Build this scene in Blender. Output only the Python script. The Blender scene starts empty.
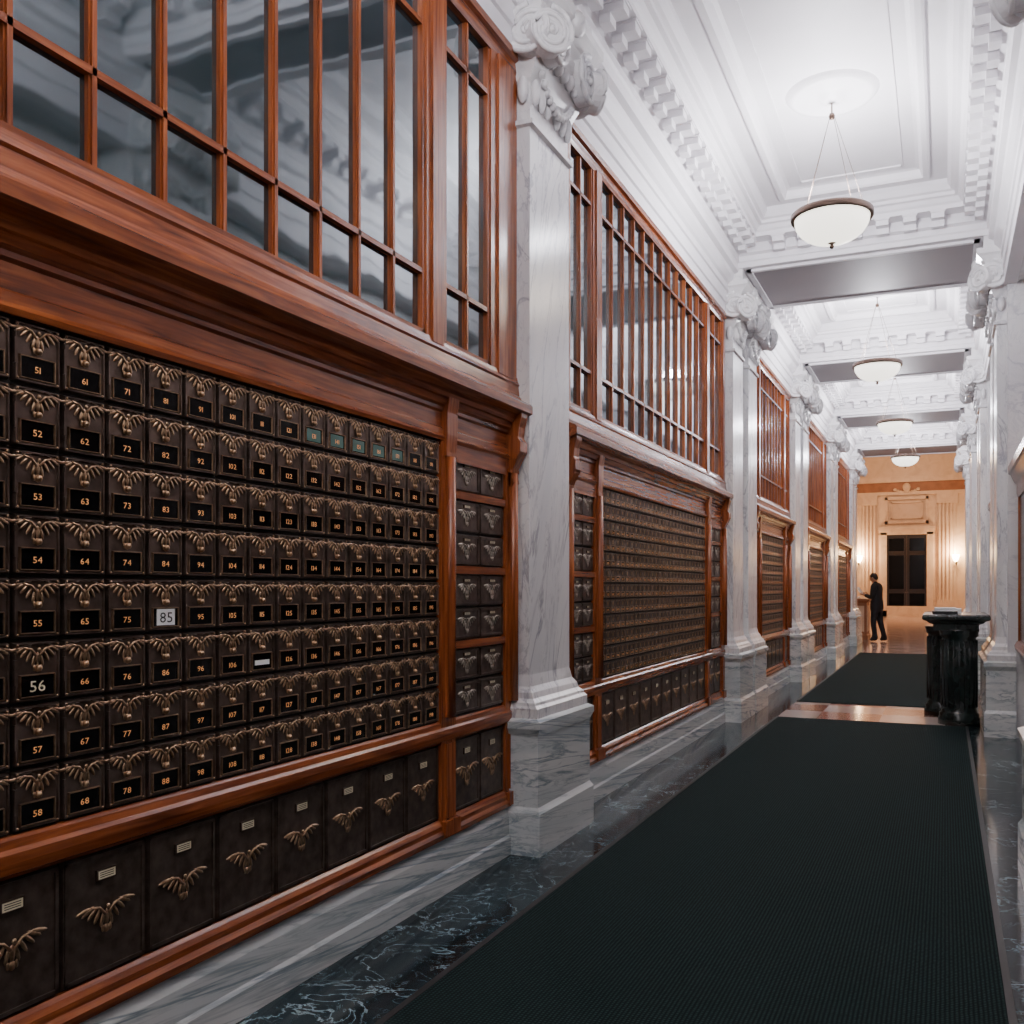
import bpy, math, random
from mathutils import Vector, Matrix
random.seed(7)
scene = bpy.context.scene

# ------------------------------------------------------------------ materials
def new_mat(name):
    m = bpy.data.materials.new(name); m.use_nodes = True
    nt = m.node_tree
    return m, nt, nt.nodes['Principled BSDF']

def simple(name, col, rough=.5, metal=0.0, emis=None, es=0.0, bump=0.0, bscale=60, var=0.0, spec=None):
    m, nt, b = new_mat(name)
    b.inputs['Base Color'].default_value = (*col, 1)
    b.inputs['Roughness'].default_value = rough
    b.inputs['Metallic'].default_value = metal
    if spec is not None: b.inputs['Specular IOR Level'].default_value = spec
    if emis:
        b.inputs['Emission Color'].default_value = (*emis, 1)
        b.inputs['Emission Strength'].default_value = es
    if bump or var:
        tc = nt.nodes.new('ShaderNodeTexCoord')
        n = nt.nodes.new('ShaderNodeTexNoise'); n.inputs['Scale'].default_value = bscale
        n.inputs['Detail'].default_value = 5
        nt.links.new(tc.outputs['Object'], n.inputs['Vector'])
        if bump:
            bp = nt.nodes.new('ShaderNodeBump'); bp.inputs['Strength'].default_value = bump
            bp.inputs['Distance'].default_value = .005
            nt.links.new(n.outputs['Fac'], bp.inputs['Height']); nt.links.new(bp.outputs['Normal'], b.inputs['Normal'])
        if var:
            r = nt.nodes.new('ShaderNodeValToRGB')
            r.color_ramp.elements[0].position = .3; r.color_ramp.elements[1].position = .7
            r.color_ramp.elements[0].color = (*[c*(1-var) for c in col], 1)
            r.color_ramp.elements[1].color = (*[min(1, c*(1+var)) for c in col], 1)
            nt.links.new(n.outputs['Fac'], r.inputs['Fac']); nt.links.new(r.outputs['Color'], b.inputs['Base Color'])
    return m

def ramp_mat(name, stops, mapping=(1,1,1), rot=(0,0,0), scale=3, detail=8, dist=1.5, rough=.25, bump=0):
    m, nt, b = new_mat(name)
    tc = nt.nodes.new('ShaderNodeTexCoord'); mp = nt.nodes.new('ShaderNodeMapping')
    mp.inputs['Scale'].default_value = mapping; mp.inputs['Rotation'].default_value = rot
    nt.links.new(tc.outputs['Object'], mp.inputs['Vector'])
    t = nt.nodes.new('ShaderNodeTexNoise'); t.inputs['Scale'].default_value = scale
    t.inputs['Detail'].default_value = detail; t.inputs['Distortion'].default_value = dist
    nt.links.new(mp.outputs['Vector'], t.inputs['Vector'])
    r = nt.nodes.new('ShaderNodeValToRGB')
    els = r.color_ramp.elements
    while len(els) < len(stops): els.new(.5)
    for e, (p, c) in zip(els, stops): e.position = p; e.color = (*c, 1)
    nt.links.new(t.outputs['Fac'], r.inputs['Fac'])
    nt.links.new(r.outputs['Color'], b.inputs['Base Color'])
    b.inputs['Roughness'].default_value = rough
    if bump:
        bp = nt.nodes.new('ShaderNodeBump'); bp.inputs['Strength'].default_value = bump; bp.inputs['Distance'].default_value = .003
        nt.links.new(t.outputs['Fac'], bp.inputs['Height']); nt.links.new(bp.outputs['Normal'], b.inputs['Normal'])
    return m

def vein_mat(name, base, base2, vein, mapping, rot, scale, width, strength, rough=.25, dist=.8, second=True, detail=7, spec=.5):
    m, nt, b = new_mat(name); L=nt.links.new
    b.inputs['Specular IOR Level'].default_value = spec
    tc = nt.nodes.new('ShaderNodeTexCoord'); mp = nt.nodes.new('ShaderNodeMapping')
    mp.vector_type='POINT'
    r0 = nt.nodes.new('ShaderNodeMapping'); r0.inputs['Rotation'].default_value = rot
    L(tc.outputs['Object'], r0.inputs['Vector']); L(r0.outputs['Vector'], mp.inputs['Vector'])
    mp.inputs['Scale'].default_value = mapping
    cl = nt.nodes.new('ShaderNodeTexNoise'); cl.inputs['Scale'].default_value = scale*.6; cl.inputs['Detail'].default_value = 6
    L(mp.outputs['Vector'], cl.inputs['Vector'])
    mixb = nt.nodes.new('ShaderNodeValToRGB')
    mixb.color_ramp.elements[0].position=.35; mixb.color_ramp.elements[0].color=(*base2,1)
    mixb.color_ramp.elements[1].position=.6; mixb.color_ramp.elements[1].color=(*base,1)
    L(cl.outputs['Fac'], mixb.inputs['Fac'])
    last = mixb.outputs['Color']
    for k,(s2,w2,st) in enumerate([(scale,width,strength)]+([(scale*2.3,width*.8,strength*.55)] if second else [])):
        n = nt.nodes.new('ShaderNodeTexNoise'); n.inputs['Scale'].default_value = s2; n.inputs['Detail'].default_value = detail
        n.inputs['Distortion'].default_value = dist; n.inputs['Roughness'].default_value=.58
        off = nt.nodes.new('ShaderNodeVectorMath'); off.operation='ADD'; off.inputs[1].default_value=(3.1*k,7.7*k,1.3*k)
        L(mp.outputs['Vector'], off.inputs[0]); L(off.outputs[0], n.inputs['Vector'])
        a = nt.nodes.new('ShaderNodeMath'); a.operation='SUBTRACT'; a.inputs[1].default_value=.5; L(n.outputs['Fac'], a.inputs[0])
        ab = nt.nodes.new('ShaderNodeMath'); ab.operation='ABSOLUTE'; L(a.outputs[0], ab.inputs[0])
        mr = nt.nodes.new('ShaderNodeMapRange'); mr.inputs['From Min'].default_value=0; mr.inputs['From Max'].default_value=w2
        mr.inputs['To Min'].default_value=st; mr.inputs['To Max'].default_value=0; L(ab.outputs[0], mr.inputs['Value'])
        n2 = nt.nodes.new('ShaderNodeTexNoise'); n2.inputs['Scale'].default_value = s2*.9; L(off.outputs[0], n2.inputs['Vector'])
        m2 = nt.nodes.new('ShaderNodeMapRange'); m2.inputs['From Min'].default_value=.38; m2.inputs['From Max'].default_value=.6; L(n2.outputs['Fac'], m2.inputs['Value'])
        mu = nt.nodes.new('ShaderNodeMath'); mu.operation='MULTIPLY'; L(mr.outputs[0], mu.inputs[0]); L(m2.outputs[0], mu.inputs[1])
        mx = nt.nodes.new('ShaderNodeMix'); mx.data_type='RGBA'; L(mu.outputs[0], mx.inputs[0]); L(last, mx.inputs[6]); mx.inputs[7].default_value=(*vein,1)
        last = mx.outputs[2]
    L(last, b.inputs['Base Color']); b.inputs['Roughness'].default_value = rough
    return m

M = {}
M['marble'] = vein_mat('white_veined_marble', (.80,.785,.77),(.69,.69,.70),(.28,.28,.33),(1.9,1.9,.38),(.28,.12,0),2.8,.028,.8)
M['marble_base'] = vein_mat('streaked_base_marble', (.70,.71,.69),(.52,.57,.58),(.17,.23,.27),(1,.20,3.6),(.12,.05,0),3.0,.045,.85)
M['marble_plain'] = vein_mat('white_wall_marble', (.78,.765,.76),(.70,.69,.70),(.4,.4,.45),(1,1,1),(.3,.2,0),1.6,.025,.5)
M['marble_warm'] = ramp_mat('warm_lobby_marble', [(0, (.50,.34,.23)), (.5, (.70,.53,.39)), (1, (.78,.63,.50))], scale=2, rough=.4)
M['dark_marble'] = vein_mat('dark_green_marble', (.005,.013,.018),(.016,.034,.044),(.38,.50,.55),(1,1,1),(0,0,.4),3.4,.011,.8,rough=.12,dist=1.0,detail=10,spec=.30)
M['plaster'] = simple('white_ceiling_plaster', (.82,.80,.82), .55, var=.02, bscale=4)
M['soffit'] = simple('shaded_soffit_plaster', (.34,.31,.32), .6)  # beam underside shade put into the colour, darker than the plaster
M['wood'] = ramp_mat('mahogany_wood', [(.25, (.075,.017,.005)), (.5, (.23,.055,.015)), (.75, (.40,.115,.032))],
                     mapping=(22,1.2,22), scale=2.2, detail=6, dist=.6, rough=.24, bump=.08)
M['wood_v'] = ramp_mat('mahogany_wood_vertical', [(.25, (.10,.023,.007)), (.5, (.28,.069,.018)), (.75, (.44,.130,.037))],
                     mapping=(22,22,1.2), scale=2.2, detail=6, dist=.6, rough=.24, bump=.08)
M['bronze'] = simple('dark_bronze', (.135,.098,.080), .34, .7, var=.4, bscale=25)
M['bronze_hi'] = simple('worn_bronze_relief', (.42,.275,.17), .32, .85, var=.35, bscale=60)
M['bronze_grey'] = simple('grey_bronze_relief', (.42,.37,.31), .34, .75, var=.3, bscale=60)
M['gap'] = simple('black_recess', (.008,.006,.006), .6)
M['boxglass'] = simple('box_door_glass', (.003,.003,.004), .15, spec=.15)
M['gilt'] = simple('glowing_gilt_numerals', (.95,.46,.18), .5, emis=(1,.40,.12), es=.22)  # gilt colour plus a faint added glow, brighter than the room light gives
M['cream'] = simple('cream_label', (.80,.72,.50), .6)
M['white'] = simple('white_paper', (.88,.90,.90), .6)
M['greenish'] = simple('greenish_letter_glass', (.06,.15,.13), .2)
M['orange_plate'] = simple('copper_number_plate', (.75,.30,.15), .35, .6)  # plain copper-coloured plates in place of digits on the far boxes
M['black'] = ramp_mat('black_polished_stone', [(.3, (.006,.010,.010)), (.7, (.014,.024,.022))], scale=6, rough=.25)
M['brass'] = simple('aged_brass', (.13,.09,.07), .4, .9)
M['iron'] = simple('dark_metal', (.03,.028,.03), .4, .7)
M['bowl'] = simple('frosted_glass_bowl', (.85,.86,.83), .4, emis=(1.0,.94,.82), es=2.8)
M['sconce'] = simple('sconce_glass', (1,.85,.6), .4, emis=(1.0,.72,.38), es=45)
M['cloth'] = simple('dark_suit_cloth', (.010,.010,.013), .85)
M['skin'] = simple('skin', (.42,.22,.14), .55)
M['hair'] = simple('dark_hair', (.02,.013,.010), .7)
M['door'] = simple('dark_door_wood', (.018,.009,.006), .35)
M['frieze'] = simple('brown_frieze', (.34,.15,.07), .5, var=.2, bscale=3)

m, nt, b = new_mat('clerestory_glass')
b.inputs['Base Color'].default_value = (.010,.026,.033,1); b.inputs['Roughness'].default_value = .05
gl = nt.nodes.new('ShaderNodeBsdfGlossy'); gl.inputs['Color'].default_value=(.80,.90,.93,1); gl.inputs['Roughness'].default_value=.045
mxs = nt.nodes.new('ShaderNodeMixShader'); lw = nt.nodes.new('ShaderNodeFresnel'); lw.inputs['IOR'].default_value=2.15
tc = nt.nodes.new('ShaderNodeTexCoord'); n = nt.nodes.new('ShaderNodeTexNoise'); n.inputs['Scale'].default_value = 2.0
bp = nt.nodes.new('ShaderNodeBump'); bp.inputs['Strength'].default_value = .12; bp.inputs['Distance'].default_value = .02
nt.links.new(tc.outputs['Object'], n.inputs['Vector']); nt.links.new(n.outputs['Fac'], bp.inputs['Height'])
nt.links.new(bp.outputs['Normal'], b.inputs['Normal']); nt.links.new(bp.outputs['Normal'], gl.inputs['Normal'])
nt.links.new(lw.outputs[0], mxs.inputs[0])
nt.links.new(b.outputs[0], mxs.inputs[1]); nt.links.new(gl.outputs[0], mxs.inputs[2])
nt.links.new(mxs.outputs[0], nt.nodes['Material Output'].inputs['Surface'])
M['glass'] = m
# carpet : ribbed runner
m, nt, b = new_mat('ribbed_green_carpet')
tc = nt.nodes.new('ShaderNodeTexCoord')
w = nt.nodes.new('ShaderNodeTexWave'); w.bands_direction = 'Y'; w.inputs['Scale'].default_value = 22; w.inputs['Distortion'].default_value = .8
w2 = nt.nodes.new('ShaderNodeTexWave'); w2.bands_direction = 'X'; w2.inputs['Scale'].default_value = 22; w2.inputs['Distortion'].default_value = .8
n = nt.nodes.new('ShaderNodeTexNoise'); n.inputs['Scale'].default_value = 60; n.inputs['Detail'].default_value = 6
a1 = nt.nodes.new('ShaderNodeMath'); a1.operation='MULTIPLY'
mx = nt.nodes.new('ShaderNodeMath'); mx.operation = 'MULTIPLY'
r = nt.nodes.new('ShaderNodeValToRGB'); r.color_ramp.elements[0].color = (.005,.008,.009,1); r.color_ramp.elements[1].color = (.024,.052,.049,1)
r.color_ramp.elements[1].position = .5
for q in (w,w2,n): nt.links.new(tc.outputs['Object'], q.inputs['Vector'])
nt.links.new(w.outputs['Fac'], a1.inputs[0]); nt.links.new(w2.outputs['Fac'], a1.inputs[1])
nt.links.new(a1.outputs[0], mx.inputs[0]); nt.links.new(n.outputs['Fac'], mx.inputs[1])
nt.links.new(mx.outputs[0], r.inputs['Fac']); nt.links.new(r.outputs['Color'], b.inputs['Base Color'])
bp = nt.nodes.new('ShaderNodeBump'); bp.inputs['Strength'].default_value = .5; bp.inputs['Distance'].default_value = .003
nt.links.new(mx.outputs[0], bp.inputs['Height']); nt.links.new(bp.outputs['Normal'], b.inputs['Normal'])
b.inputs['Roughness'].default_value = .95; b.inputs['Specular IOR Level'].default_value = .10
M['carpet'] = m
m, nt, b = new_mat('polished_tile_floor')
tc = nt.nodes.new('ShaderNodeTexCoord'); ch = nt.nodes.new('ShaderNodeTexChecker'); ch.inputs['Scale'].default_value = 1.6
ch.inputs['Color1'].default_value = (.36,.17,.13,1); ch.inputs['Color2'].default_value = (.52,.42,.38,1)
nt.links.new(tc.outputs['Object'], ch.inputs['Vector']); nt.links.new(ch.outputs['Color'], b.inputs['Base Color'])
b.inputs['Roughness'].default_value = .12
M['tile'] = m

# ------------------------------------------------------------------ mesh builder
import bmesh
class MB:
    def __init__(s): s.v=[]; s.f=[]; s.m=[]; s.mats=[]; s.sm=[]
    def mi(s, k):
        if k not in s.mats: s.mats.append(k)
        return s.mats.index(k)
    def add(s, vs, fs, k, smooth=False):
        o = len(s.v); s.v += [tuple(p) for p in vs]; i = s.mi(k)
        for f in fs: s.f.append([a+o for a in f]); s.m.append(i); s.sm.append(smooth)
    def box(s, x0,x1,y0,y1,z0,z1,k):
        if x0>x1: x0,x1=x1,x0
        vs=[(x0,y0,z0),(x1,y0,z0),(x1,y1,z0),(x0,y1,z0),(x0,y0,z1),(x1,y0,z1),(x1,y1,z1),(x0,y1,z1)]
        s.add(vs,[(0,3,2,1),(4,5,6,7),(0,1,5,4),(1,2,6,5),(2,3,7,6),(3,0,4,7)],k)
    def extr_y(s, pts, y0, y1, k):
        n=len(pts)
        vs=[(x,y0,z) for x,z in pts]+[(x,y1,z) for x,z in pts]
        fs=[(i,(i+1)%n,(i+1)%n+n,i+n) for i in range(n)]+[tuple(range(n))[::-1],tuple(range(n,2*n))]
        s.add(vs,fs,k)
    def rings(s, rs, k, cap=True):
        vs=[]; fs=[]
        for x0,x1,y0,y1,z in rs: vs += [(x0,y0,z),(x1,y0,z),(x1,y1,z),(x0,y1,z)]
        for i in range(len(rs)-1):
            for j in range(4):
                a=i*4+j; b2=i*4+(j+1)%4; fs.append((a,b2,b2+4,a+4))
        if cap: fs += [(3,2,1,0), tuple(len(vs)-4+j for j in range(4))]
        s.add(vs,fs,k)
    def lathe(s, prof, c, k, seg=24, smooth=True, cap=True):
        vs=[]; fs=[]; n=len(prof)
        for i in range(seg):
            a=2*math.pi*i/seg
            for r,h in prof: vs.append((r*math.cos(a)+c[0], r*math.sin(a)+c[1], h+c[2]))
        for i in range(seg):
            j=(i+1)%seg
            for q in range(n-1): fs.append((i*n+q, j*n+q, j*n+q+1, i*n+q+1))
        s.add(vs,fs,k,smooth)
        if cap:
            for q in (0,n-1):
                if prof[q][0]>1e-5: s.f.append([len(s.v)-seg*n+i*n+q for i in range(seg)]); s.m.append(s.mi(k)); s.sm.append(False)
    def ell(s, c, r, k, seg=8, rg=5, mat=None):
        vs=[];fs=[]
        for i in range(rg+1):
            t=math.pi*i/rg
            for j in range(seg):
                a=2*math.pi*j/seg
                p=Vector((r[0]*math.sin(t)*math.cos(a), r[1]*math.sin(t)*math.sin(a), r[2]*math.cos(t)))
                if mat: p=mat@p
                vs.append((p[0]+c[0],p[1]+c[1],p[2]+c[2]))
        for i in range(rg):
            for j in range(seg):
                b2=(j+1)%seg; fs.append((i*seg+j,(i+1)*seg+j,(i+1)*seg+b2,i*seg+b2))
        s.add(vs,fs,k,True)
    def tube(s, pts, rad, k, seg=6):
        pts=[Vector(p) for p in pts]; vs=[];fs=[]
        if not isinstance(rad,(list,tuple)): rad=[rad]*len(pts)
        for i,p in enumerate(pts):
            d=(pts[min(i+1,len(pts)-1)]-pts[max(i-1,0)]).normalized()
            up=Vector((0,0,1)) if abs(d.z)<.9 else Vector((1,0,0))
            a=d.cross(up).normalized(); b2=d.cross(a)
            for j in range(seg):
                t=2*math.pi*j/seg; vs.append(p+rad[i]*(a*math.cos(t)+b2*math.sin(t)))
        for i in range(len(pts)-1):
            for j in range(seg):
                q=(j+1)%seg; fs.append((i*seg+j,i*seg+q,(i+1)*seg+q,(i+1)*seg+j))
        fs += [tuple(range(seg)), tuple(range((len(pts)-1)*seg,len(pts)*seg))]
        s.add(vs,fs,k,True)
    def merge(s, o, fn):
        off=len(s.v); s.v += [fn(p) for p in o.v]
        mp=[s.mi(k) for k in o.mats]
        for f,mm,ss in zip(o.f,o.m,o.sm): s.f.append([a+off for a in f]); s.m.append(mp[mm]); s.sm.append(ss)
    def build(s, name, parent=None):
        me=bpy.data.meshes.new(name); me.from_pydata(s.v,[],s.f)
        for k in s.mats: me.materials.append(M[k])
        me.polygons.foreach_set('material_index', s.m); me.polygons.foreach_set('use_smooth', s.sm)
        me.update()
        ob=bpy.data.objects.new(name,me); scene.collection.objects.link(ob)
        bm=bmesh.new(); bm.from_mesh(me); bmesh.ops.recalc_face_normals(bm,faces=bm.faces); bm.to_mesh(me); bm.free()
        if parent: ob.parent=parent
        return ob
def empty(name, loc=(0,0,0)):
    e=bpy.data.objects.new(name,None); scene.collection.objects.link(e); e.location=loc; e.empty_display_size=.2
    return e

# ------------------------------------------------------------------ constants
LX=-2.108; RX=.53; RB=.80; CX=(LX+RX)/2
YB=-3.5; YE=25.8; YW=49.0
BEAM=4.69; PANEL=5.14

glyph={}
for ch in '0123456789':
    cu=bpy.data.curves.new('g','FONT'); cu.body=ch; cu.size=1; cu.resolution_u=2
    ob=bpy.data.objects.new('g',cu); scene.collection.objects.link(ob)
    dg=bpy.context.evaluated_depsgraph_get(); dg.update()
    me=ob.evaluated_get(dg).to_mesh()
    vs=[(v.co.x,v.co.y) for v in me.vertices]; fs=[tuple(p.vertices) for p in me.polygons]
    w_=max(v[0] for v in vs)-min(v[0] for v in vs); mn=min(v[0] for v in vs)
    glyph[ch]=([((a-mn),b_) for a,b_ in vs],fs,w_)
    ob.evaluated_get(dg).to_mesh_clear()
    bpy.data.objects.remove(ob); bpy.data.curves.remove(cu)
def number(mb, txt, u, v, n, size, k, bold=1.25):
    tot=sum(glyph[c][2]*bold for c in txt)+.12*(len(txt)-1)
    x=-tot/2
    for c in txt:
        vs,fs,w_=glyph[c]
        mb.add([(n, u+(x+a*bold)*size, v+b_*size) for a,b_ in vs],fs,k)
        x+=w_*bold+.12

# ------------------------------------------------------------------ PO box templates, coords (n,u,v)
def eagle(mb, cu, cv, s, k, n=0.0, lod=0):
    seg,rg=(6,4) if lod==0 else (4,3)
    mb.ell((n,cu,cv),(.022*s,.050*s,.125*s),k,seg,rg)
    mb.ell((n+.012*s,cu+.025*s,cv+.155*s),(.022*s,.042*s,.042*s),k,seg,rg)
    mb.ell((n,cu,cv-.17*s),(.015*s,.065*s,.07*s),k,seg,rg)
    for sg in (-1,1):
        nf=5 if lod==0 else 2
        for i in range(nf):
            t=i/(nf-1)
            bx=.06+.26*t; bz=.06+.15*math.sin(t*1.9)
            ang=math.radians(sg*(165-65*t))
            L=(.21+.05*t)*s
            R=Matrix.Rotation(-ang,3,'X')
            c=R@Vector((0,0,L*.42))
            mb.ell((n, cu+sg*bx*s+c.y, cv+bz*s+c.z),(.018*s,(.036 if lod==0 else .06)*s,L*.55),k,seg,rg,R)
        if lod==0: mb.tube([(n+.012*s,cu+sg*.03*s,cv+.05*s),(n+.018*s,cu+sg*.14*s,cv+.17*s),(n+.014*s,cu+sg*.30*s,cv+.21*s)],[.026*s,.024*s,.012*s],k,5)
        mb.ell((n,cu+sg*.07*s,cv-.16*s),(.015*s,.03*s,.06*s),k,seg,rg)
def door_small(w,h,det=True):
    t=MB(); g=.0035
    def plate(u0,u1,v0,v1,n0,n1,bev,k):
        vs=[(n0,u0,v0),(n0,u1,v0),(n0,u1,v1),(n0,u0,v1),(n1,u0+bev,v0+bev),(n1,u1-bev,v0+bev),(n1,u1-bev,v1-bev),(n1,u0+bev,v1-bev)]
        t.add(vs,[(4,5,6,7),(0,1,5,4),(1,2,6,5),(2,3,7,6),(3,0,4,7)],k)
    def frame(u0,u1,v0,v1,b,n0,n1,k):
        plate(u0,u1,v0,v0+b,n0,n1,b*.3,k); plate(u0,u1,v1-b,v1,n0,n1,b*.3,k)
        plate(u0,u0+b,v0,v1,n0,n1,b*.3,k); plate(u1-b,u1,v0,v1,n0,n1,b*.3,k)
    plate(g,w-g,g,h-g,-.012,0,.003,'bronze')
    frame(g+.003,w-g-.003,g+.003,h-g-.003,.007,0,.006,'bronze')
    frame(w*.14,w*.86,h*.09,h*.46,.0045,0,.007,'bronze_hi')
    t.add([(.003,w*.16,h*.11),(.003,w*.84,h*.11),(.003,w*.84,h*.44),(.003,w*.16,h*.44)],[(0,1,2,3)],'boxglass')
    if det:
        eagle(t,w*.5,h*.70,w*.98,'bronze_hi',.004)
        t.ell((.008,w*.5,h*.55),(.010,.009,.009),'bronze_hi',8,4)
        for sg in (-1,1):
            for vv in (.08,.92):
                t.ell((.005,w*.5+sg*w*.40,h*vv),(.004,.004,.004),'bronze_hi',5,3)
        for i in range(5):
            a0=math.pi*(i)/5; a1=math.pi*(i+1)/5
            t.tube([(.004,w*.5-w*.40*math.cos(a0),h*.84+h*.095*math.sin(a0)),(.004,w*.5-w*.40*math.cos(a1),h*.84+h*.095*math.sin(a1))],.0022,'bronze',4)
        t.box(0,.009,g,g+.008,h*.3,h*.7,'bronze')
    else:
        eagle(t,w*.5,h*.72,w*.8,'bronze_hi',.004,1)
    return t
def door_big(w,h,k='bronze_hi',lab=True,es=.8):
    t=MB(); g=.004
    t.add([(-.01,g,g),(-.01,w-g,g),(-.01,w-g,h-g),(-.01,g,h-g),(0,g+.004,g+.004),(0,w-g-.004,g+.004),(0,w-g-.004,h-g-.004),(0,g+.004,h-g-.004)],
          [(4,5,6,7),(0,1,5,4),(1,2,6,5),(2,3,7,6),(3,0,4,7)],'bronze')
    b=.010
    for (a0,a1,c0,c1) in ((g+.006,w-g-.006,g+.006,g+.006+b),(g+.006,w-g-.006,h-g-.006-b,h-g-.006),(g+.006,g+.006+b,g+.006,h-g-.006),(w-g-.006-b,w-g-.006,g+.006,h-g-.006)):
        t.box(0,.005,a0,a1,c0,c1,'bronze')
    s=min(w,h)
    eagle(t,w*.5,h*.46,s*es,k,.004)
    if lab:
        t.box(0,.006,w*.38,w*.62,h*.76,h*.85,'brass'); t.add([(.0065,w*.40,h*.772),(.0065,w*.60,h*.772),(.0065,w*.60,h*.838),(.0065,w*.40,h*.838)],[(0,1,2,3)],'cream')
        for q in range(3): t.box(.006,.0068,w*.42,w*.58,h*(.785+q*.017),h*(.791+q*.017),'gap')
    return t

ZB0,ZB1=.784,2.07
def put(bank,tmpl,u,v,x=LX):
    bank.merge(tmpl,lambda p:(x+p[0],u+p[1],v+p[2]))

WP=[(-.08,2.07),(.02,2.07),(.026,2.085),(.014,2.10),(.014,2.125),(.004,2.135),(.004,2.20),(.014,2.21),(.014,2.225),(.028,2.235),(.035,2.26),(.045,2.265),(.05,2.285),(.062,2.30),(.095,2.315),(.105,2.32),
            (.105,2.36),(.095,2.372),(.08,2.378),(.045,2.395),(.03,2.42),(.024,2.47),(.03,2.48),(.02,2.50),(.015,2.52),(-.08,2.52)]

def bay(idx,y0,y1,m0,m1,ncol,nrow,det,start=51,stride=10):
    bank=empty('post_office_box_bank')
    P=.14
    D=MB(); T=MB()
    cw=(m1-m0)/ncol; chh=(ZB1-ZB0)/nrow
    t=door_small(cw,chh,det)
    D.box(LX-.05,LX-.011,y0,y1,.30,2.10,'gap')
    for c in range(ncol):
        for r in range(nrow):
            u=m0+c*cw; v=ZB1-(r+1)*chh
            put(D,t,u,v)
            nu=start+stride*c+r
            sz=chh*.145
            if det:
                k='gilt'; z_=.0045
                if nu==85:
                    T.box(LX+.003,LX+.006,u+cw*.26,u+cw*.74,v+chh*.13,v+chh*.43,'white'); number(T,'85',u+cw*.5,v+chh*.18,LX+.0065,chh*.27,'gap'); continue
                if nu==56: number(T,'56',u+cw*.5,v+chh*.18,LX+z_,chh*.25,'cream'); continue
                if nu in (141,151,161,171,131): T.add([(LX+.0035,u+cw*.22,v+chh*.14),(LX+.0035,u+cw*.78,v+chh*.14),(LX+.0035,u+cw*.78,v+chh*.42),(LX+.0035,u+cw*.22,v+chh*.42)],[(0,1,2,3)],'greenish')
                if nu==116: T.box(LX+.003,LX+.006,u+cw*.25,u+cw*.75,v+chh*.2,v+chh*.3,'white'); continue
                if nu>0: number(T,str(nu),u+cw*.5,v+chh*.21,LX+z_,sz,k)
            else:
                number(T,str((nu*7)%900+100),u+cw*.5,v+chh*.20,LX+.0045,chh*.2,'gilt') if idx==2 else T.box(LX+.003,LX+.005,u+cw*.3,u+cw*.7,v+chh*.2,v+chh*.34,'orange_plate')
    n=max(2,round((m1-m0)/.2935)); bw=(m1-m0)/n; tb=door_big(bw,.345,es=.62)
    for i in range(n): put(D,tb,m0+i*bw,.335)
    tl_m=.13 if det else .15
    for (a,b_) in ((y0+tl_m,m0-P),(m1+P,y1-tl_m)):
        w2=(b_-a)/2
        if det or idx==2:
            ts=door_big(w2,.158,'bronze_grey',es=1.1)
            rows=[.79,.95,1.145,1.305,1.50,1.66,1.855]
            for rr in rows:
                for c in range(2): put(D,ts,a+c*w2,rr)
        else:
            ts=door_big(w2,.155,'bronze_grey')
            for rr in range(8):
                for c in range(2): put(D,ts,a+c*w2,.79+rr*.158)
        tl=door_big(w2,.345,'bronze_hi')
        for c in range(2): put(D,tl,a+c*w2,.335)
    D.build('box_doors',bank)
    T.build('box_numbers',bank)
    W=MB(); V=MB()
    W.extr_y([(LX+a,b_) for a,b_ in WP],y0-.02,y1+.02,'wood')
    W.extr_y([(LX+a,b_) for a,b_ in [(-.05,.25),(.03,.25),(.034,.275),(.022,.29),(.022,.31),(.012,.325),(.0,.335),(-.05,.335)]],y0-.02,y1+.02,'wood')
    W.extr_y([(LX+a,b_) for a,b_ in [(-.05,.68),(.004,.68),(.012,.69),(.022,.695),(.026,.72),(.026,.745),(.016,.755),(.010,.775),(0,.784),(-.05,.784)]],y0-.02,y1+.02,'wood')
    def post(a,b_,cons):
        V.box(LX-.05,LX+.016,a,b_,.31,2.08,'wood_v')
        q=(b_-a)*.24
        V.box(LX,LX+.026,a+q,b_-q,.34,.68,'wood_v'); V.box(LX,LX+.028,a+q,b_-q,.80,2.0,'wood_v')
        V.lathe([(q*.8,.80),(q*.8,2.0)],(LX+.024,(a+b_)/2,0),'wood_v',10)
        V.box(LX,LX+.034,a+q*.5,b_-q*.5,2.0,2.02,'wood_v')
        if cons:
            V.extr_y([(LX+x,z) for x,z in [(0,1.93),(.03,1.93),(.042,1.95),(.036,1.98),(.04,2.02),(.055,2.05),(.075,2.09),(.08,2.14),(.07,2.19),(.075,2.24),(.09,2.29),(.09,2.315),(0,2.32)]],a+q*1.0,b_-q*1.0,'wood_v')
            V.extr_y([(LX+x,z) for x,z in [(0,2.07),(.06,2.07),(.085,2.11),(.085,2.16),(.065,2.19),(0,2.2)]],a+q*.8,b_-q*.8,'wood_v')
        else:
            V.extr_y([(LX+x,z) for x,z in [(0,2.02),(.03,2.02),(.036,2.1),(.036,2.2),(.045,2.26),(.05,2.3),(0,2.31)]],a+q*.6,b_-q*.6,'wood_v')
        V.box(LX,LX+.042,a-.003,b_+.003,.26,.33,'wood_v')
    post(m0-P,m0,False); post(m1,m1+P,False); post(y0-.02,y0+tl_m,True); post(y1-tl_m,y1+.02,True)
    if det or idx==2:
        for (a,b_) in ((y0+tl_m,m0-P),(m1+P,y1-tl_m)):
            for z in (1.108,1.463,1.818):
                W.box(LX-.01,LX+.014,a,b_,z,z+.037,'wood')
            W.box(LX-.01,LX+.016,a,b_,2.013,2.07,'wood')
            W.box(LX-.01,LX+.020,a,b_,1.985,2.013,'wood')
    W.build('horizontal_rails',bank); V.build('posts',bank)
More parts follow.
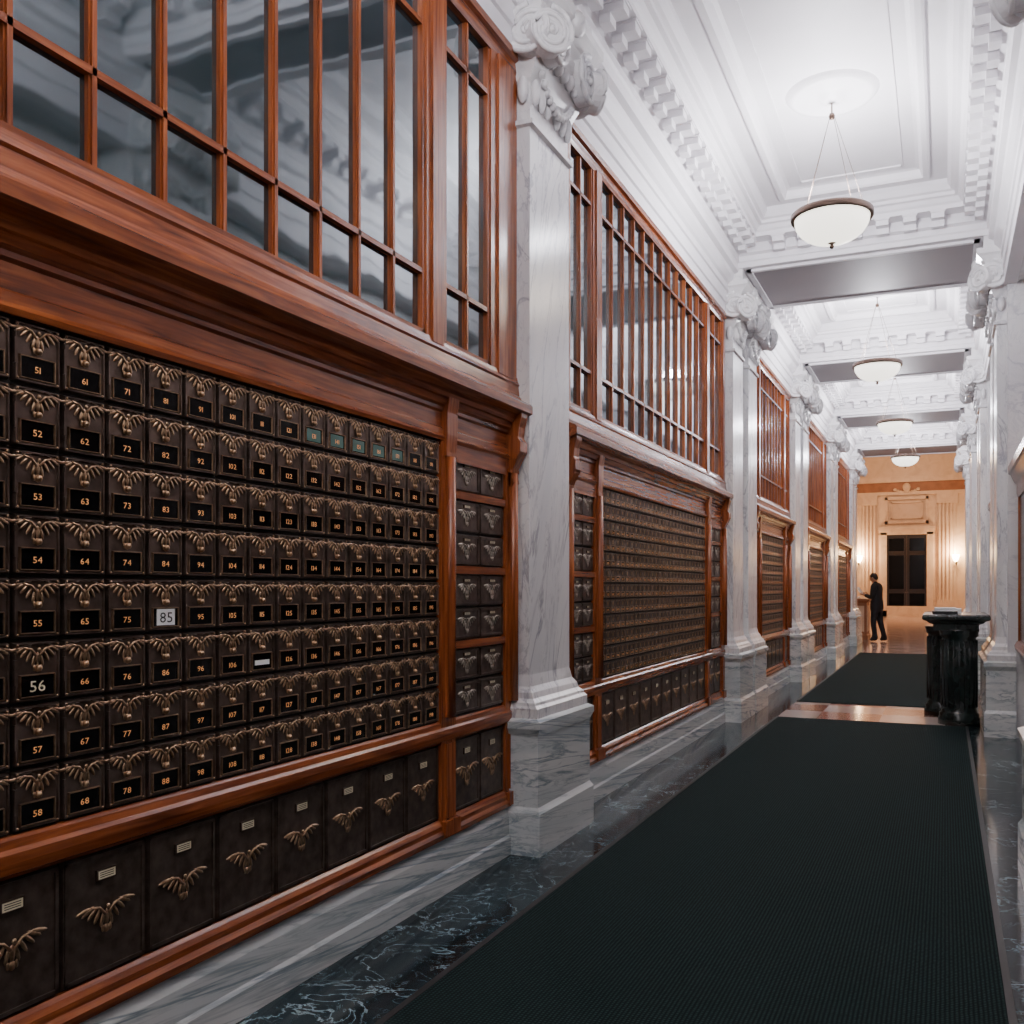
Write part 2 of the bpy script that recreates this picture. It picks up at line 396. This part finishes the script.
    # ---- clerestory window
    win=empty('window_%d'%idx)
    F=MB(); G=MB()
    Z0,Z1,Z2,Z3=2.52,2.80,3.90,4.14
    G.box(LX-.032,LX-.022,y0,y1,2.5,4.2,'glass')
    F.extr_y([(LX+a,b_) for a,b_ in [(-.06,4.13),(.01,4.13),(.02,4.15),(.02,4.19),(.04,4.2),(.04,4.24),(-.06,4.24)]],y0-.02,y1+.02,'wood')
    def stile(a,b_):
        F.box(LX-.06,LX+.012,a,b_,2.50,4.14,'wood_v')
        q=(b_-a)*.22
        F.box(LX,LX+.024,a+q,b_-q,2.50,4.14,'wood_v')
    wm0=m0; wm1=m1-.15 if det else m1-.02
    stile(y0-.02,y0+.12); stile(y1-.30 if det else y1-.12,y1+.02); stile(m0-P-.02,wm0+.02); stile(wm1+.02 if det else wm1,wm1+.20 if det else m1+P)
    def sash(a,b_,n):
        F.box(LX-.04,LX+.004,a,a+.022,2.52,4.14,'wood_v'); F.box(LX-.04,LX+.004,b_-.022,b_,2.52,4.14,'wood_v')
        for z in (Z0,Z3): F.box(LX-.04,LX+.004,a,b_,z-.004,z+.022,'wood')
        for z in (Z1,Z2): F.box(LX-.04,LX+.002,a,b_,z-.011,z+.011,'wood')
        for i in range(1,n):
            y=a+(b_-a)*i/n; F.box(LX-.04,LX-.006,y-.014,y+.014,2.52,4.14,'wood_v'); F.box(LX-.008,LX+.002,y-.008,y+.008,2.52,4.14,'wood_v')
    n=max(2,round((wm1-wm0)/.25))
    sash(wm0+.02,wm1+.02,n)
    sash(y0+.12,m0-P-.02,2)
    if det: sash(wm1+.20,y1-.30,2)
    else: sash(m1+P,y1-.12,2)
    F.build('window_frame',win); G.build('window_glass',win)

cw=.1467
m1=3.857; m0=m1-24*cw
bay(1,-.52,4.69,m0,m1,24,8,True,start=51-90)
bay(2,5.40,10.02,6.10,9.18,28,12,False,start=400)
bay(3,11.58,14.62,12.15,14.05,14,10,False)
bay(4,16.18,19.42,16.75,18.85,16,10,False)
bay(5,20.98,24.22,21.55,23.65,16,10,False)

# ------------------------------------------------------------------ walls
w=MB(); w.box(LX-.35,LX-.065,YB,YE,0,5.4,'marble_plain')
w.box(LX-.2,LX-.02,YB,-1.4,0,4.2,'marble_plain')
w.build('wall_left')
b_=MB(); b_.extr_y([(LX+x,z) for x,z in [(-.06,0),(.035,0),(.034,.09),(.026,.105),(.025,.20),(.02,.215),(.014,.235),(.012,.25),(-.06,.25)]],YB,YE-.1,'marble_base')
b_.build('baseboard_left')
beams=[(-1.4,-.56),(4.45,5.10),(10.0,11.6),(14.6,16.2),(19.4,21.0),(24.2,25.8)]
piers=[(-1.4,-.56),(4.60,5.44),(10.0,11.6),(14.6,16.2),(19.4,21.0),(24.2,25.8)]
rb=[(-.56,4.60),(5.44,10.0),(11.6,14.6),(16.2,19.4),(21.0,24.2)]
w=MB(); w.box(RB,RB+.3,YB,YE,0,5.4,'marble_plain'); w.box(RX+.02,RB,YB,YE,4.24,5.4,'marble_plain')
for a,b2 in piers: w.box(RX+.0,RB,a+.03,b2-.03,0,4.3,'marble_plain')
w.box(RX,RB,YB,-1.4,0,4.3,'marble_plain')
w.build('wall_right')
b_=MB()
for a,b2 in rb:
    b_.extr_y([(RB-x,z) for x,z in [(-.02,0),(.035,0),(.035,.10),(.028,.105),(.028,.20),(.02,.215),(.012,.235),(.012,.75),(.03,.76),(.03,.80),(-.02,.80)]],a+.03,b2-.03,'marble_base')
b_.build('baseboard_right')
def right_bay(i,y0,y1):
    e=empty('notice_display_case')
    c=MB(); X=RB-.17
    a,b2=y0+.35,y1-.05
    c.box(X,RB-.001,a,b2,.86,2.35,'wood_v')
    c.extr_y([(X-x,z) for x,z in [(-.165,2.22),(.02,2.22),(.03,2.26),(.03,2.34),(.05,2.36),(.08,2.43),(.10,2.44),(.10,2.51),(.0,2.55),(-.165,2.56)]],a-.05,b2+.01,'wood')
    c.extr_y([(X-x,z) for x,z in [(-.165,.82),(.04,.82),(.05,.86),(.03,.9),(.0,.92),(-.165,.92)]],a-.03,b2+.01,'wood')
    n=4
    for j in range(n+1):
        y=a+(b2-a)*j/n; c.box(X-.02,X+.02,max(a,y-.05),min(b2,y+.05),.9,2.25,'wood_v')
    c.build('case_frame',e)
    g=MB(); g.box(X-.006,X-.001,a+.04,b2-.04,.92,2.22,'boxglass'); g.build('case_glass',e)
    F=MB(); e2=empty('trim_%d'%(10+i))
    za,zb=2.8,4.0
    for (u0,u1,z0,z1) in ((a,b2,za,za+.07),(a,b2,zb-.07,zb),(a,a+.07,za,zb),(b2-.07,b2,za,zb)): F.box(RB-.035,RB,u0,u1,z0,z1,'marble_plain')
    F.build('wall_panel_moulding',e2)
for i,(a,b2) in enumerate(rb): right_bay(i+1,a,b2)

# ------------------------------------------------------------------ architrave (trim) both sides
prof=[(-.08,4.22),(.03,4.22),(.03,4.34),(.045,4.35),(.045,4.46),(.06,4.47),(.06,4.53),(.08,4.55),(.11,4.60),(.12,4.64),(.16,4.66),(.16,BEAM+.02),(-.08,BEAM+.02)]
tr=MB()
tr.extr_y([(LX+a,z) for a,z in prof],YB,YE,'plaster'); tr.build('trim_1')
tr=MB(); tr.extr_y([(RX-a,z) for a,z in prof],YB,YE,'plaster'); tr.build('trim_2')

# ------------------------------------------------------------------ pilasters
def spiral_disc(mb, c, R, th, axis, k, flip=1):
    ax=Vector(axis).normalized(); up=Vector((0,0,1)); rt=ax.cross(up).normalized()
    c=Vector(c); seg=24; vs=[];fs=[]
    for h in (-th/2,th/2):
        for i in range(seg):
            t=2*math.pi*i/seg; vs.append(c+ax*h+rt*(R*.88*math.cos(t))+up*(R*.88*math.sin(t)))
    for i in range(seg):
        j=(i+1)%seg; fs.append((i,j,j+seg,i+seg))
    fs += [tuple(range(seg)), tuple(range(seg,2*seg))]
    mb.add(vs,fs,k,False)
    pts=[];rad=[]
    N=50
    for i in range(N+1):
        t=i/N; a=math.pi/2+flip*t*2.4*2*math.pi; r=R*(1-t)**.85*.82+R*.14
        pts.append(c+ax*(th/2)+rt*(r*math.cos(a))+up*(r*math.sin(a))); rad.append(R*(.135-.06*t))
    mb.tube(pts,rad,k,6)
    mb.ell(c+ax*(th/2),(R*.16,R*.16,R*.16),k,8,5)
def pilaster(yc, sgn, hw=.30):
    X0=LX if sgn>0 else RX
    mb=MB()
    def R(n,h,z): 
        a=X0-sgn*.07; b2=X0+sgn*n
        return (min(a,b2),max(a,b2),yc-h,yc+h,z)
    mb.rings([R(.198,hw+.12,0),R(.198,hw+.12,.22),R(.188,hw+.11,.235),R(.18,hw+.10,.25),R(.18,hw+.10,.62),R(.19,hw+.11,.64),R(.20,hw+.12,.66),R(.20,hw+.12,.695),
              R(.17,hw+.09,.71)],'marble_base')
    mb.rings([R(.17,hw+.085,.71),R(.17,hw+.085,.76),R(.155,hw+.075,.775),R(.15,hw+.07,.79),R(.13,hw+.045,.81),R(.12,hw+.04,.84),R(.10,hw+.015,.87),R(.088,hw,.93),
              R(.088,hw-.012,3.86)],'marble')
    k='marble_plain'
    mb.rings([R(.088,hw-.012,3.86),R(.110,hw+.008,3.87),R(.110,hw+.008,3.895),R(.085,hw-.02,3.91),R(.085,hw-.02,4.10),R(.10,hw,4.12),R(.14,hw+.03,4.2),R(.19,hw+.07,4.33),R(.19,hw+.07,4.38),
              R(.16,hw+.05,4.40),R(.20,hw+.08,4.46),R(.24,hw+.10,4.50),R(.26,hw+.12,4.52),R(.26,hw+.12,4.57),R(.20,hw+.08,4.58),R(.20,hw+.08,4.70)],k)
    rv=.145
    for e in (-1,1):
        spiral_disc(mb,(X0+sgn*.195,yc+e*(hw-.06),4.32),rv,.08,(sgn,0,0),k,flip=-e*sgn)
        spiral_disc(mb,(X0+sgn*.12,yc+e*(hw+.05),4.32),rv*.95,.08,(0,e,0),k,flip=e*sgn)
        spiral_disc(mb,(X0+sgn*.215,yc+e*(hw+.035),4.30),rv*.9,.07,(sgn*.72,e*.7,0),k,flip=-e*sgn)
        for q in range(3):
            mb.ell((X0+sgn*.10,yc+e*(hw-.06-.085*q),4.06),(.028,.03,.075),k,6,5)
        mb.ell((X0+sgn*.05,yc+e*(hw),4.06),(.035,.028,.075),k,6,5)
    for q in range(5):
        mb.ell((X0+sgn*.17,yc+(q-2)*.085,4.25),(.035,.032,.045),k,8,5)
    for q in range(13):
        t=(q-6)/6; mb.ell((X0+sgn*.13,yc+t*(hw-.08),4.04+.12*t*t),(.024,.024,.026),k,6,4)
    mb.ell((X0+sgn*.25,yc,4.52),(.05,.07,.07),k,8,5)
    mb.build('marble_pilaster')
singles=[-.98,5.0]
doubles=[10.8,15.4,20.2,25.0]
for s_ in (1,-1):
    for y in singles: pilaster(y,s_)
    for y in doubles:
        pilaster(y-.43,s_,.27); pilaster(y+.43,s_,.27)

# ------------------------------------------------------------------ ceiling
c=MB(); c.box(LX-.35,RB+.3,YB,YE,5.35,5.5,'plaster'); 
xa,xb=LX+.15,RX-.15
for a,b2 in beams:
    c.box(LX-.06,RX+.06,a,b2,BEAM,5.36,'plaster')
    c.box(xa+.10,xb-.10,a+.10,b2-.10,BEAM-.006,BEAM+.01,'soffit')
    for (x0,x1,y0,y1) in ((xa+.08,xb-.08,a+.08,a+.13),(xa+.08,xb-.08,b2-.13,b2-.08),(xa+.08,xa+.13,a+.08,b2-.08),(xb-.13,xb-.08,a+.08,b2-.08)):
        c.box(x0,x1,y0,y1,BEAM-.026,BEAM+.01,'plaster')
c.box(LX-.06,RX+.06,YB,-1.4,PANEL,5.36,'plaster')
cprof=[(.004,BEAM+.002),(.012,4.735),(.025,4.75),(.025,4.80),(.05,4.815),(.06,4.82),(.06,4.91),(.23,4.91),(.23,4.95),(.25,4.965),(.27,5.0),(.30,5.01),(.30,5.04),(.33,5.05),(.36,5.10),(.36,PANEL),
       (.50,PANEL),(.505,5.11),(.52,5.10),(.56,5.10),(.575,5.12),(.59,5.17),(.62,5.18)]
coffers=[(-.56,4.45),(5.10,10.0),(11.6,14.6),(16.2,19.4),(21.0,24.2)]
for y0,y1 in coffers:
    c.rings([(xa+o,xb-o,y0+o,y1-o,z) for o,z in cprof],'plaster',cap=False)
    o=cprof[-1][0]; z=cprof[-1][1]
    c.add([(xa+o,y0+o,z),(xb-o,y0+o,z),(xb-o,y1-o,z),(xa+o,y1-o,z)],[(0,1,2,3)],'plaster')
    o2=o+.10
    for (x0,x1,u0,u1) in ((xa+o2,xb-o2,y0+o2,y0+o2+.02),(xa+o2,xb-o2,y1-o2-.02,y1-o2),(xa+o2,xa+o2+.02,y0+o2,y1-o2),(xb-o2-.02,xb-o2,y0+o2,y1-o2)):
        c.box(x0,x1,u0,u1,z-.012,z+.01,'plaster')
    def mod(px,py,dx,dy):
        hw=.055
        for (l0,l1,z0,z1,hh) in ((.0,.155,4.845,4.915,hw),(.0,.07,4.79,4.85,hw),(-.01,.165,4.895,4.915,hw+.012)):
            x0,x1=px+dx*l0-abs(dy)*hh, px+dx*l1+abs(dy)*hh
            u0,u1=py+dy*l0-abs(dx)*hh, py+dy*l1+abs(dx)*hh
            c.box(min(x0,x1),max(x0,x1),min(u0,u1),max(u0,u1),z0,z1,'plaster')
    L=y1-y0; n=round((L-.4)/.24)
    for i in range(n+1):
        y=y0+.2+(L-.4)*i/n
        mod(xa+.06,y,1,0); mod(xb-.06,y,-1,0)
    Wd=xb-xa; n=round((Wd-.4)/.24)
    for i in range(1,n):
        x=xa+.2+(Wd-.4)*i/n
        mod(x,y0+.06,0,1); mod(x,y1-.06,0,-1)
c.build('ceiling')

# ------------------------------------------------------------------ floor
f=MB(); f.box(LX-.3,RB+.3,YB,YE,-.1,0,'dark_marble')
f.box(-1.65,.21,10.5,12.15,-.05,.002,'tile'); f.box(-1.65,.21,21.5,YE,-.05,.002,'tile')
f.box(-7,6,YE,YW+.3,-.1,.0,'tile')
f.build('floor')
def rug(y0,y1):
    r=MB(); r.rings([(-1.65,.21,y0,y1,.0),(-1.65,.21,y0,y1,.010),(-1.642,.202,y0+.008,y1-.008,.014)],'carpet')
    for x in (-1.65,.185): r.box(x,x+.025,y0,y1,.001,.0165,'gap')
    r.build('carpet_runner')
rug(-3.2,10.55); rug(12.1,21.6)

# ------------------------------------------------------------------ pendant bowls
def pendant(x,y,energy=175):
    e=empty('pendant_bowl_light')
    zc=4.22; R=.285
    b1=MB()
    prof=[(R*math.cos(t)**.85 if t<1.5 else .03, -.19*math.sin(t)) for t in [i*math.pi/2/10 for i in range(10)]]
    prof=[(R-.015,.0)]+[(max(.03,p[0]-.008),p[1]) for p in prof]+[(.02,-.19),(.0,-.19)]
    b1.lathe(prof,(x,y,zc),'bowl',32,cap=False)
    b1.build('frosted_bowl',e)
    r=MB()
    r.lathe([(R-.02,.0),(R+.012,-.012),(R+.018,.0),(R+.018,.034),(R+.006,.045),(R-.02,.045),(R-.02,.0)],(x,y,zc),'brass',32,cap=False)
    r.lathe([(0,-.235),(.012,-.23),(.018,-.215),(.01,-.20),(.03,-.19),(.0,-.185)],(x,y,zc),'brass',12,cap=False)
    for i in range(4):
        a=math.pi/4+i*math.pi/2+.2
        p0=Vector((x+R*math.cos(a),y+R*math.sin(a),zc+.03)); p1=Vector((x+.02*math.cos(a),y+.02*math.sin(a),5.0))
        r.tube([p0,p1],.0022,'brass',5)
        r.ell(p0,(.012,.012,.016),'brass',6,4)
    r.tube([(x,y,4.98),(x,y,5.15)],.006,'brass',6)
    r.lathe([(0,4.97),(.018,4.98),(.025,5.0),(.018,5.02),(.0,5.03)],(x,y,0),'brass',12,cap=False)
    r.build('rim_and_chains',e)
    m_=MB()
    m_.lathe([(0,5.10),(.07,5.11),(.09,5.14),(.14,5.15),(.24,5.155),(.27,5.14),(.31,5.14),(.33,5.17),(.36,5.19)],(x,y,0),'plaster',36,cap=False)
    m_.build('ceiling_rose',e)
    l=bpy.data.lights.new('bowl_bulb','POINT'); l.energy=energy; l.color=(.93,.92,1.0); l.shadow_soft_size=.1
    o=bpy.data.objects.new('bowl_bulb',l); scene.collection.objects.link(o); o.location=(x,y,zc+.10); o.parent=e
    l=bpy.data.lights.new('bowl_glow','SPOT'); l.energy=energy*.36; l.color=(1,.87,.72); l.shadow_soft_size=.2; l.spot_size=math.radians(165); l.spot_blend=.5
    o=bpy.data.objects.new('bowl_glow',l); scene.collection.objects.link(o); o.location=(x,y,zc-.27); o.parent=e
for y in (2.05,7.7,13.1,17.8,22.6): pendant(CX,y)
pendant(CX,-2.4,110)

# ------------------------------------------------------------------ writing desk (right)
e=empty('standing_writing_desk')
d=MB()
def slab(x0,x1,y0,y1,lst,k): d.rings([(x0-o,x1+o,y0-o,y1+o,z) for o,z in lst],k)
slab(-.20,.40,10.58,11.85,[(-.09,.96),(-.09,1.02),(-.05,1.035),(-.03,1.055),(0,1.065),(.012,1.075),(.012,1.10),(.004,1.12)],'black')
for (x,y,r) in ((.13,10.82,.168),(-.02,11.55,.16)):
    n=20
    prof=[(r+.03,0),(r+.03,.06),(r+.02,.08),(r+.02,.11),(r-.0,.13),(r-.01,.16),(r,.3),(r+.005,.6),(r,.82),(r-.01,.88),(r+.012,.9),(r+.012,.93),(r+.02,.95),(r+.02,.97)]
    d.lathe(prof,(x,y,0.002),'black',28)
    for i in range(n):
        a=2*math.pi*i/n
        d.tube([(x+r*math.cos(a),y+r*math.sin(a),.18),(x+r*math.cos(a),y+r*math.sin(a),.86)],.007,'black',6)
d.build('desk_body',e)
p=MB(); p.box(-.12,.12,10.8,11.1,1.12,1.15,'iron'); p.box(-.10,.10,10.82,11.08,1.15,1.185,'white'); p.box(-.05,.16,11.25,11.5,1.12,1.17,'white')
p.build('paper_forms_tray',e)

# ------------------------------------------------------------------ lobby
w=MB()
w.box(-7,6,YW,YW+.3,0,8,'marble_warm')
w.build('wall_back')
w=MB(); w.box(-7.2,-7,YE,YW,0,8,'marble_warm'); w.build('wall_lobby_left')
w=MB(); w.box(6,6.2,YE,YW,0,8,'marble_warm'); w.build('wall_lobby_right')
w=MB(); w.box(-7.2,LX-.35,YE-.3,YE,0,8,'marble_plain'); w.box(RB+.3,6.2,YE-.3,YE,0,8,'marble_plain'); w.box(LX-.36,RB+.36,YE-.3,YE,5.3,8,'marble_plain'); w.build('wall_lobby_front')
w=MB(); w.box(-7.2,6.2,YE-.3,YW+.3,8,8.2,'plaster'); w.build('ceiling_lobby')
w=MB(); w.box(LX-.3,RB+.3,YB-.2,YB,0,5.4,'marble_plain'); w.build('wall_front')
DX=-1.65
t=MB()
y=YW
t.box(-7,6,y-.12,y,0,.5,'marble_warm'); t.box(-7,6,y-.2,y,6.35,6.6,'marble_warm'); t.box(-7,6,y-.06,y,5.9,6.35,'frieze'); t.box(-7,6,y-.14,y,5.75,5.9,'marble_warm')
for cx_ in (DX-1.75,DX+1.75,DX-3.6,DX+3.6):
    for q in range(5):
        t.box(cx_-.36+q*.16,cx_-.28+q*.16,y-.1,y,.5,5.3,'marble_warm')
    t.box(cx_-.45,cx_+.45,y-.14,y,5.3,5.75,'marble_warm'); t.box(cx_-.45,cx_+.45,y-.16,y,.4,.8,'marble_warm')
def fr(x0,x1,z0,z1,b2,dp):
    t.box(x0,x1,y-dp,y,z0,z0+b2,'marble_warm'); t.box(x0,x1,y-dp,y,z1-b2,z1,'marble_warm'); t.box(x0,x0+b2,y-dp,y,z0,z1,'marble_warm'); t.box(x1-b2,x1,y-dp,y,z0,z1,'marble_warm')
fr(DX-.95,DX+.95,4.4,5.65,.12,.12); fr(DX-.7,DX+.7,4.62,5.43,.06,.08)
fr(DX-1.15,DX+1.15,0,4.15,.28,.14)
t.box(DX-1.25,DX+1.25,y-.28,y,4.1,4.25,'marble_warm'); t.box(DX-1.2,DX+1.2,y-.2,y,3.98,4.1,'marble_warm')
for q in range(9):
    s_=(q-4)/4; t.ell((DX+s_*.5,y-.1,5.95-.15*(1-s_*s_)+.05),(.09,.06,.08),'marble_warm',8,5)
t.ell((DX,y-.12,6.1),(.18,.08,.22),'marble_warm',10,6)
t.build('trim_3')
dd=MB()
dd.box(DX-.87,DX+.87,y-.05,y+.0,0,3.87,'door')
for sx in (-1,1):
    for (z0,z1) in ((.25,1.1),(1.3,2.9),(3.1,3.7)):
        a,b2=sorted((DX+sx*.12,DX+sx*.78)); dd.box(a,b2,y-.075,y-.04,z0,z1,'boxglass')
        for (p0,p1,q0,q1) in ((a-.03,a,z0,z1),(b2,b2+.03,z0,z1),(a,b2,z0-.03,z0),(a,b2,z1,z1+.03)): dd.box(p0,p1,y-.09,y-.04,q0,q1,'door')
    dd.ell((DX+sx*.05,y-.12,1.15),(.03,.05,.03),'brass')
dd.box(DX-.012,DX+.012,y-.08,y,0,3.87,'brass')
dd.build('door_1')
def sconce(x,yy,z,energy=30):
    e=empty('wall_sconce'); s_=MB()
    s_.ell((x,yy-.03,z-.2),(.07,.04,.16),'brass',8,6); s_.tube([(x,yy-.04,z-.25),(x,yy-.2,z-.28),(x,yy-.25,z-.15)],.02,'brass')
    s_.build('bracket',e)
    g=MB(); g.lathe([(0,-.18),(.07,-.16),(.13,-.04),(.17,.12),(.16,.14),(.0,.12)],(x,yy-.27,z),'sconce',16,cap=False); g.build('glass_shade',e)
    l=bpy.data.lights.new('sconce_bulb','POINT'); l.energy=energy; l.color=(1,.66,.36); l.shadow_soft_size=.1
    o=bpy.data.objects.new('sconce_bulb',l); scene.collection.objects.link(o); o.location=(x,yy-.5,z+.25); o.parent=e
sconce(DX-2.1-.0,YW-.0,2.75,240); sconce(DX+2.1,YW,2.75,240)
for (x,yy,z,en) in ((-1.6,43,6.8,330),(-1.6,36,6.8,260),(-1.6,29.5,6.8,170)):  # warm fill lights added near the lobby ceiling, no fittings built
    l=bpy.data.lights.new('lobby_fill','POINT'); l.energy=en; l.color=(1,.66,.42); l.shadow_soft_size=.4
    o=bpy.data.objects.new('lobby_fill',l); scene.collection.objects.link(o); o.location=(x,yy,z)

e=empty('service_counter'); s_=MB()
cx0,cx1,cy0,cy1=-3.2,-1.86,26.95,28.1
s_.rings([(cx0-o,cx1+o,cy0-o,cy1+o,z) for o,z in [(0,0),(0,.12),(-.03,.14),(-.03,.98),(.02,1.02),(.04,1.04),(.04,1.09)]],'frieze')
for q in range(3): 
    y0=cy0+.1+q*.34; s_.box(cx1-.035,cx1-.01,y0,y0+.27,.22,.9,'marble_warm')
    x0=cx0+.1+q*.41; s_.box(x0,x0+.33,cy0+.01,cy0+.04,.22,.9,'marble_warm')
s_.box(-2.4,-2.1,27.3,27.6,1.09,1.14,'white')
s_.build('counter_body',e)

# ------------------------------------------------------------------ person (reading, facing -X)
pe=empty('man_reading')
def skinned(name,verts,edges,radii,mat,root=0,sub=2):
    me=bpy.data.meshes.new(name); me.from_pydata(verts,edges,[]); me.materials.append(M[mat])
    ob=bpy.data.objects.new(name,me); scene.collection.objects.link(ob); ob.parent=pe
    ob.modifiers.new('Skin','SKIN')
    sk=me.skin_vertices[0].data
    for i,r in enumerate(radii):
        sk[i].radius=r if isinstance(r,tuple) else (r,r)
        sk[i].use_root=(i==root)
    sm=ob.modifiers.new('Sub','SUBSURF'); sm.levels=sub; sm.render_levels=sub
    ob.modifiers['Skin'].use_smooth_shade=True
    return ob
V_=[(0,0,.95),(0,-.01,1.10),(0,0,1.26),(0,.01,1.40),(0,.035,1.49),(0,.055,1.54),
    (-.09,0,.88),(-.10,.05,.50),(-.10,.0,.09),(-.12,.13,.035),
    (.09,0,.88),(.11,-.04,.50),(.11,-.16,.09),(.13,-.03,.035),
    (-.13,.01,1.41),(-.20,.0,1.37),(-.24,.03,1.12),(-.13,.26,1.19),
    (.13,.01,1.41),(.20,.0,1.37),(.24,.03,1.12),(.13,.26,1.19),
    (-.10,-.05,.04),(.11,-.21,.04)]
E_=[(0,1),(1,2),(2,3),(3,4),(4,5),(0,6),(6,7),(7,8),(8,9),(0,10),(10,11),(11,12),(12,13),(3,14),(14,15),(15,16),(16,17),(3,18),(18,19),(19,20),(20,21),(8,22),(12,23)]
R_=[(.18,.135),(.17,.13),(.19,.145),(.16,.12),.062,.055,.115,.078,.058,.042,.115,.078,.058,.042,.09,.08,.062,.042,.09,.08,.062,.042,.042,.042]
skinned('body_in_suit',V_,E_,R_,'cloth')
for sx in (-1,1):
    w0=Vector((sx*.13,.26,1.19)); sd='l' if sx<0 else 'r'
    vs=[w0,(sx*.12,.31,1.21),(sx*.115,.345,1.22)]; ed=[(0,1),(1,2)]; rr=[.026,.034,.03]
    skinned('hand_palm_'+sd,[tuple(v) for v in vs],ed,rr,'skin',0,1)
    for q in range(4):
        o=(q-1.5)*.019; ln=(.85,1,.95,.75)[q]
        b0=(sx*.112,.35,1.22+o)
        skinned('finger_%s_%d'%(sd,q),[b0,(sx*.10,.35+.035*ln,1.222+o),(sx*.075,.35+.055*ln,1.222+o),(sx*.05,.35+.05*ln,1.22+o)],[(0,1),(1,2),(2,3)],[.0095,.009,.008,.007],'skin',0,1)
    skinned('thumb_'+sd,[(sx*.12,.305,1.235),(sx*.095,.325,1.262),(sx*.07,.34,1.262)],[(0,1),(1,2)],[.012,.0105,.009],'skin',0,1)
h=MB()
Rt=Matrix.Translation((0,.085,1.635))@Matrix.Rotation(math.radians(-28),4,'X')
def hp(p): q=Rt@Vector(p); return (q.x,q.y,q.z)
hh=MB()
seg,rg=20,14; vs=[];fs=[]
for i in range(rg+1):
    t=math.pi*i/rg
    for j in range(seg):
        a=2*math.pi*j/seg; z=math.cos(t); r=math.sin(t)
        x=.076*r*math.cos(a); yy=.097*r*math.sin(a)
        if z<0: x*=1+.25*z; yy*=(1+.18*z) if yy<0 else 1+.05*z
        vs.append((x,yy,z*.118))
for i in range(rg):
    for j in range(seg):
        b2=(j+1)%seg; fs.append((i*seg+j,(i+1)*seg+j,(i+1)*seg+b2,i*seg+b2))
hh.add(vs,fs,'skin',True)
hh.ell((0,.098,-.012),(.012,.020,.024),'skin'); hh.ell((0,.090,-.052),(.026,.010,.008),'skin'); hh.ell((0,.075,-.095),(.026,.022,.02),'skin')
for sx in (-1,1):
    hh.ell((sx*.03,.083,.008),(.011,.008,.006),'white'); hh.ell((sx*.03,.090,.008),(.005,.004,.005),'hair'); hh.ell((sx*.03,.088,.026),(.017,.007,.004),'hair')
    hh.ell((sx*.078,-.005,-.01),(.009,.018,.03),'skin')
hh.ell((0,-.018,.028),(.082,.094,.100),'hair',16,10); hh.ell((0,-.045,-.02),(.072,.06,.07),'hair',12,8)
h.merge(hh,lambda p:hp(p)); h.build('head',pe)
pp=MB(); 
pm=Matrix.Translation((0,.40,1.235))@Matrix.Rotation(math.radians(-35),4,'X')
def pf(p): q=pm@Vector(p); return (q.x,q.y,q.z)
q=MB(); q.box(-.10,.10,-.003,.003,-.04,.20,'white'); pp.merge(q,pf); pp.build('paper_sheet',pe)
j=MB()
j.lathe([(.155,.76),(.175,.85),(.175,.95),(.165,1.05)],(0,0,0),'cloth',20,cap=False)
jo=j.build('jacket_hem',pe); jo.scale=(1.12,.90,1)
pe.location=(-1.60,26.4,0.002); pe.rotation_euler=(0,0,math.radians(70)); 

# ------------------------------------------------------------------ world, camera
wd=bpy.data.worlds.new('world'); scene.world=wd; wd.use_nodes=True
wd.node_tree.nodes['Background'].inputs[0].default_value=(.5,.55,.65,1); wd.node_tree.nodes['Background'].inputs[1].default_value=.1
cam=bpy.data.cameras.new('camera'); co=bpy.data.objects.new('camera',cam); scene.collection.objects.link(co)
cam.sensor_width=36; cam.lens=960/1024*36; cam.shift_y=75/1024; cam.clip_end=200; cam.clip_start=.05
co.location=(0,0,1.4); co.rotation_euler=(math.radians(90),0,math.atan(433/960))
scene.camera=co
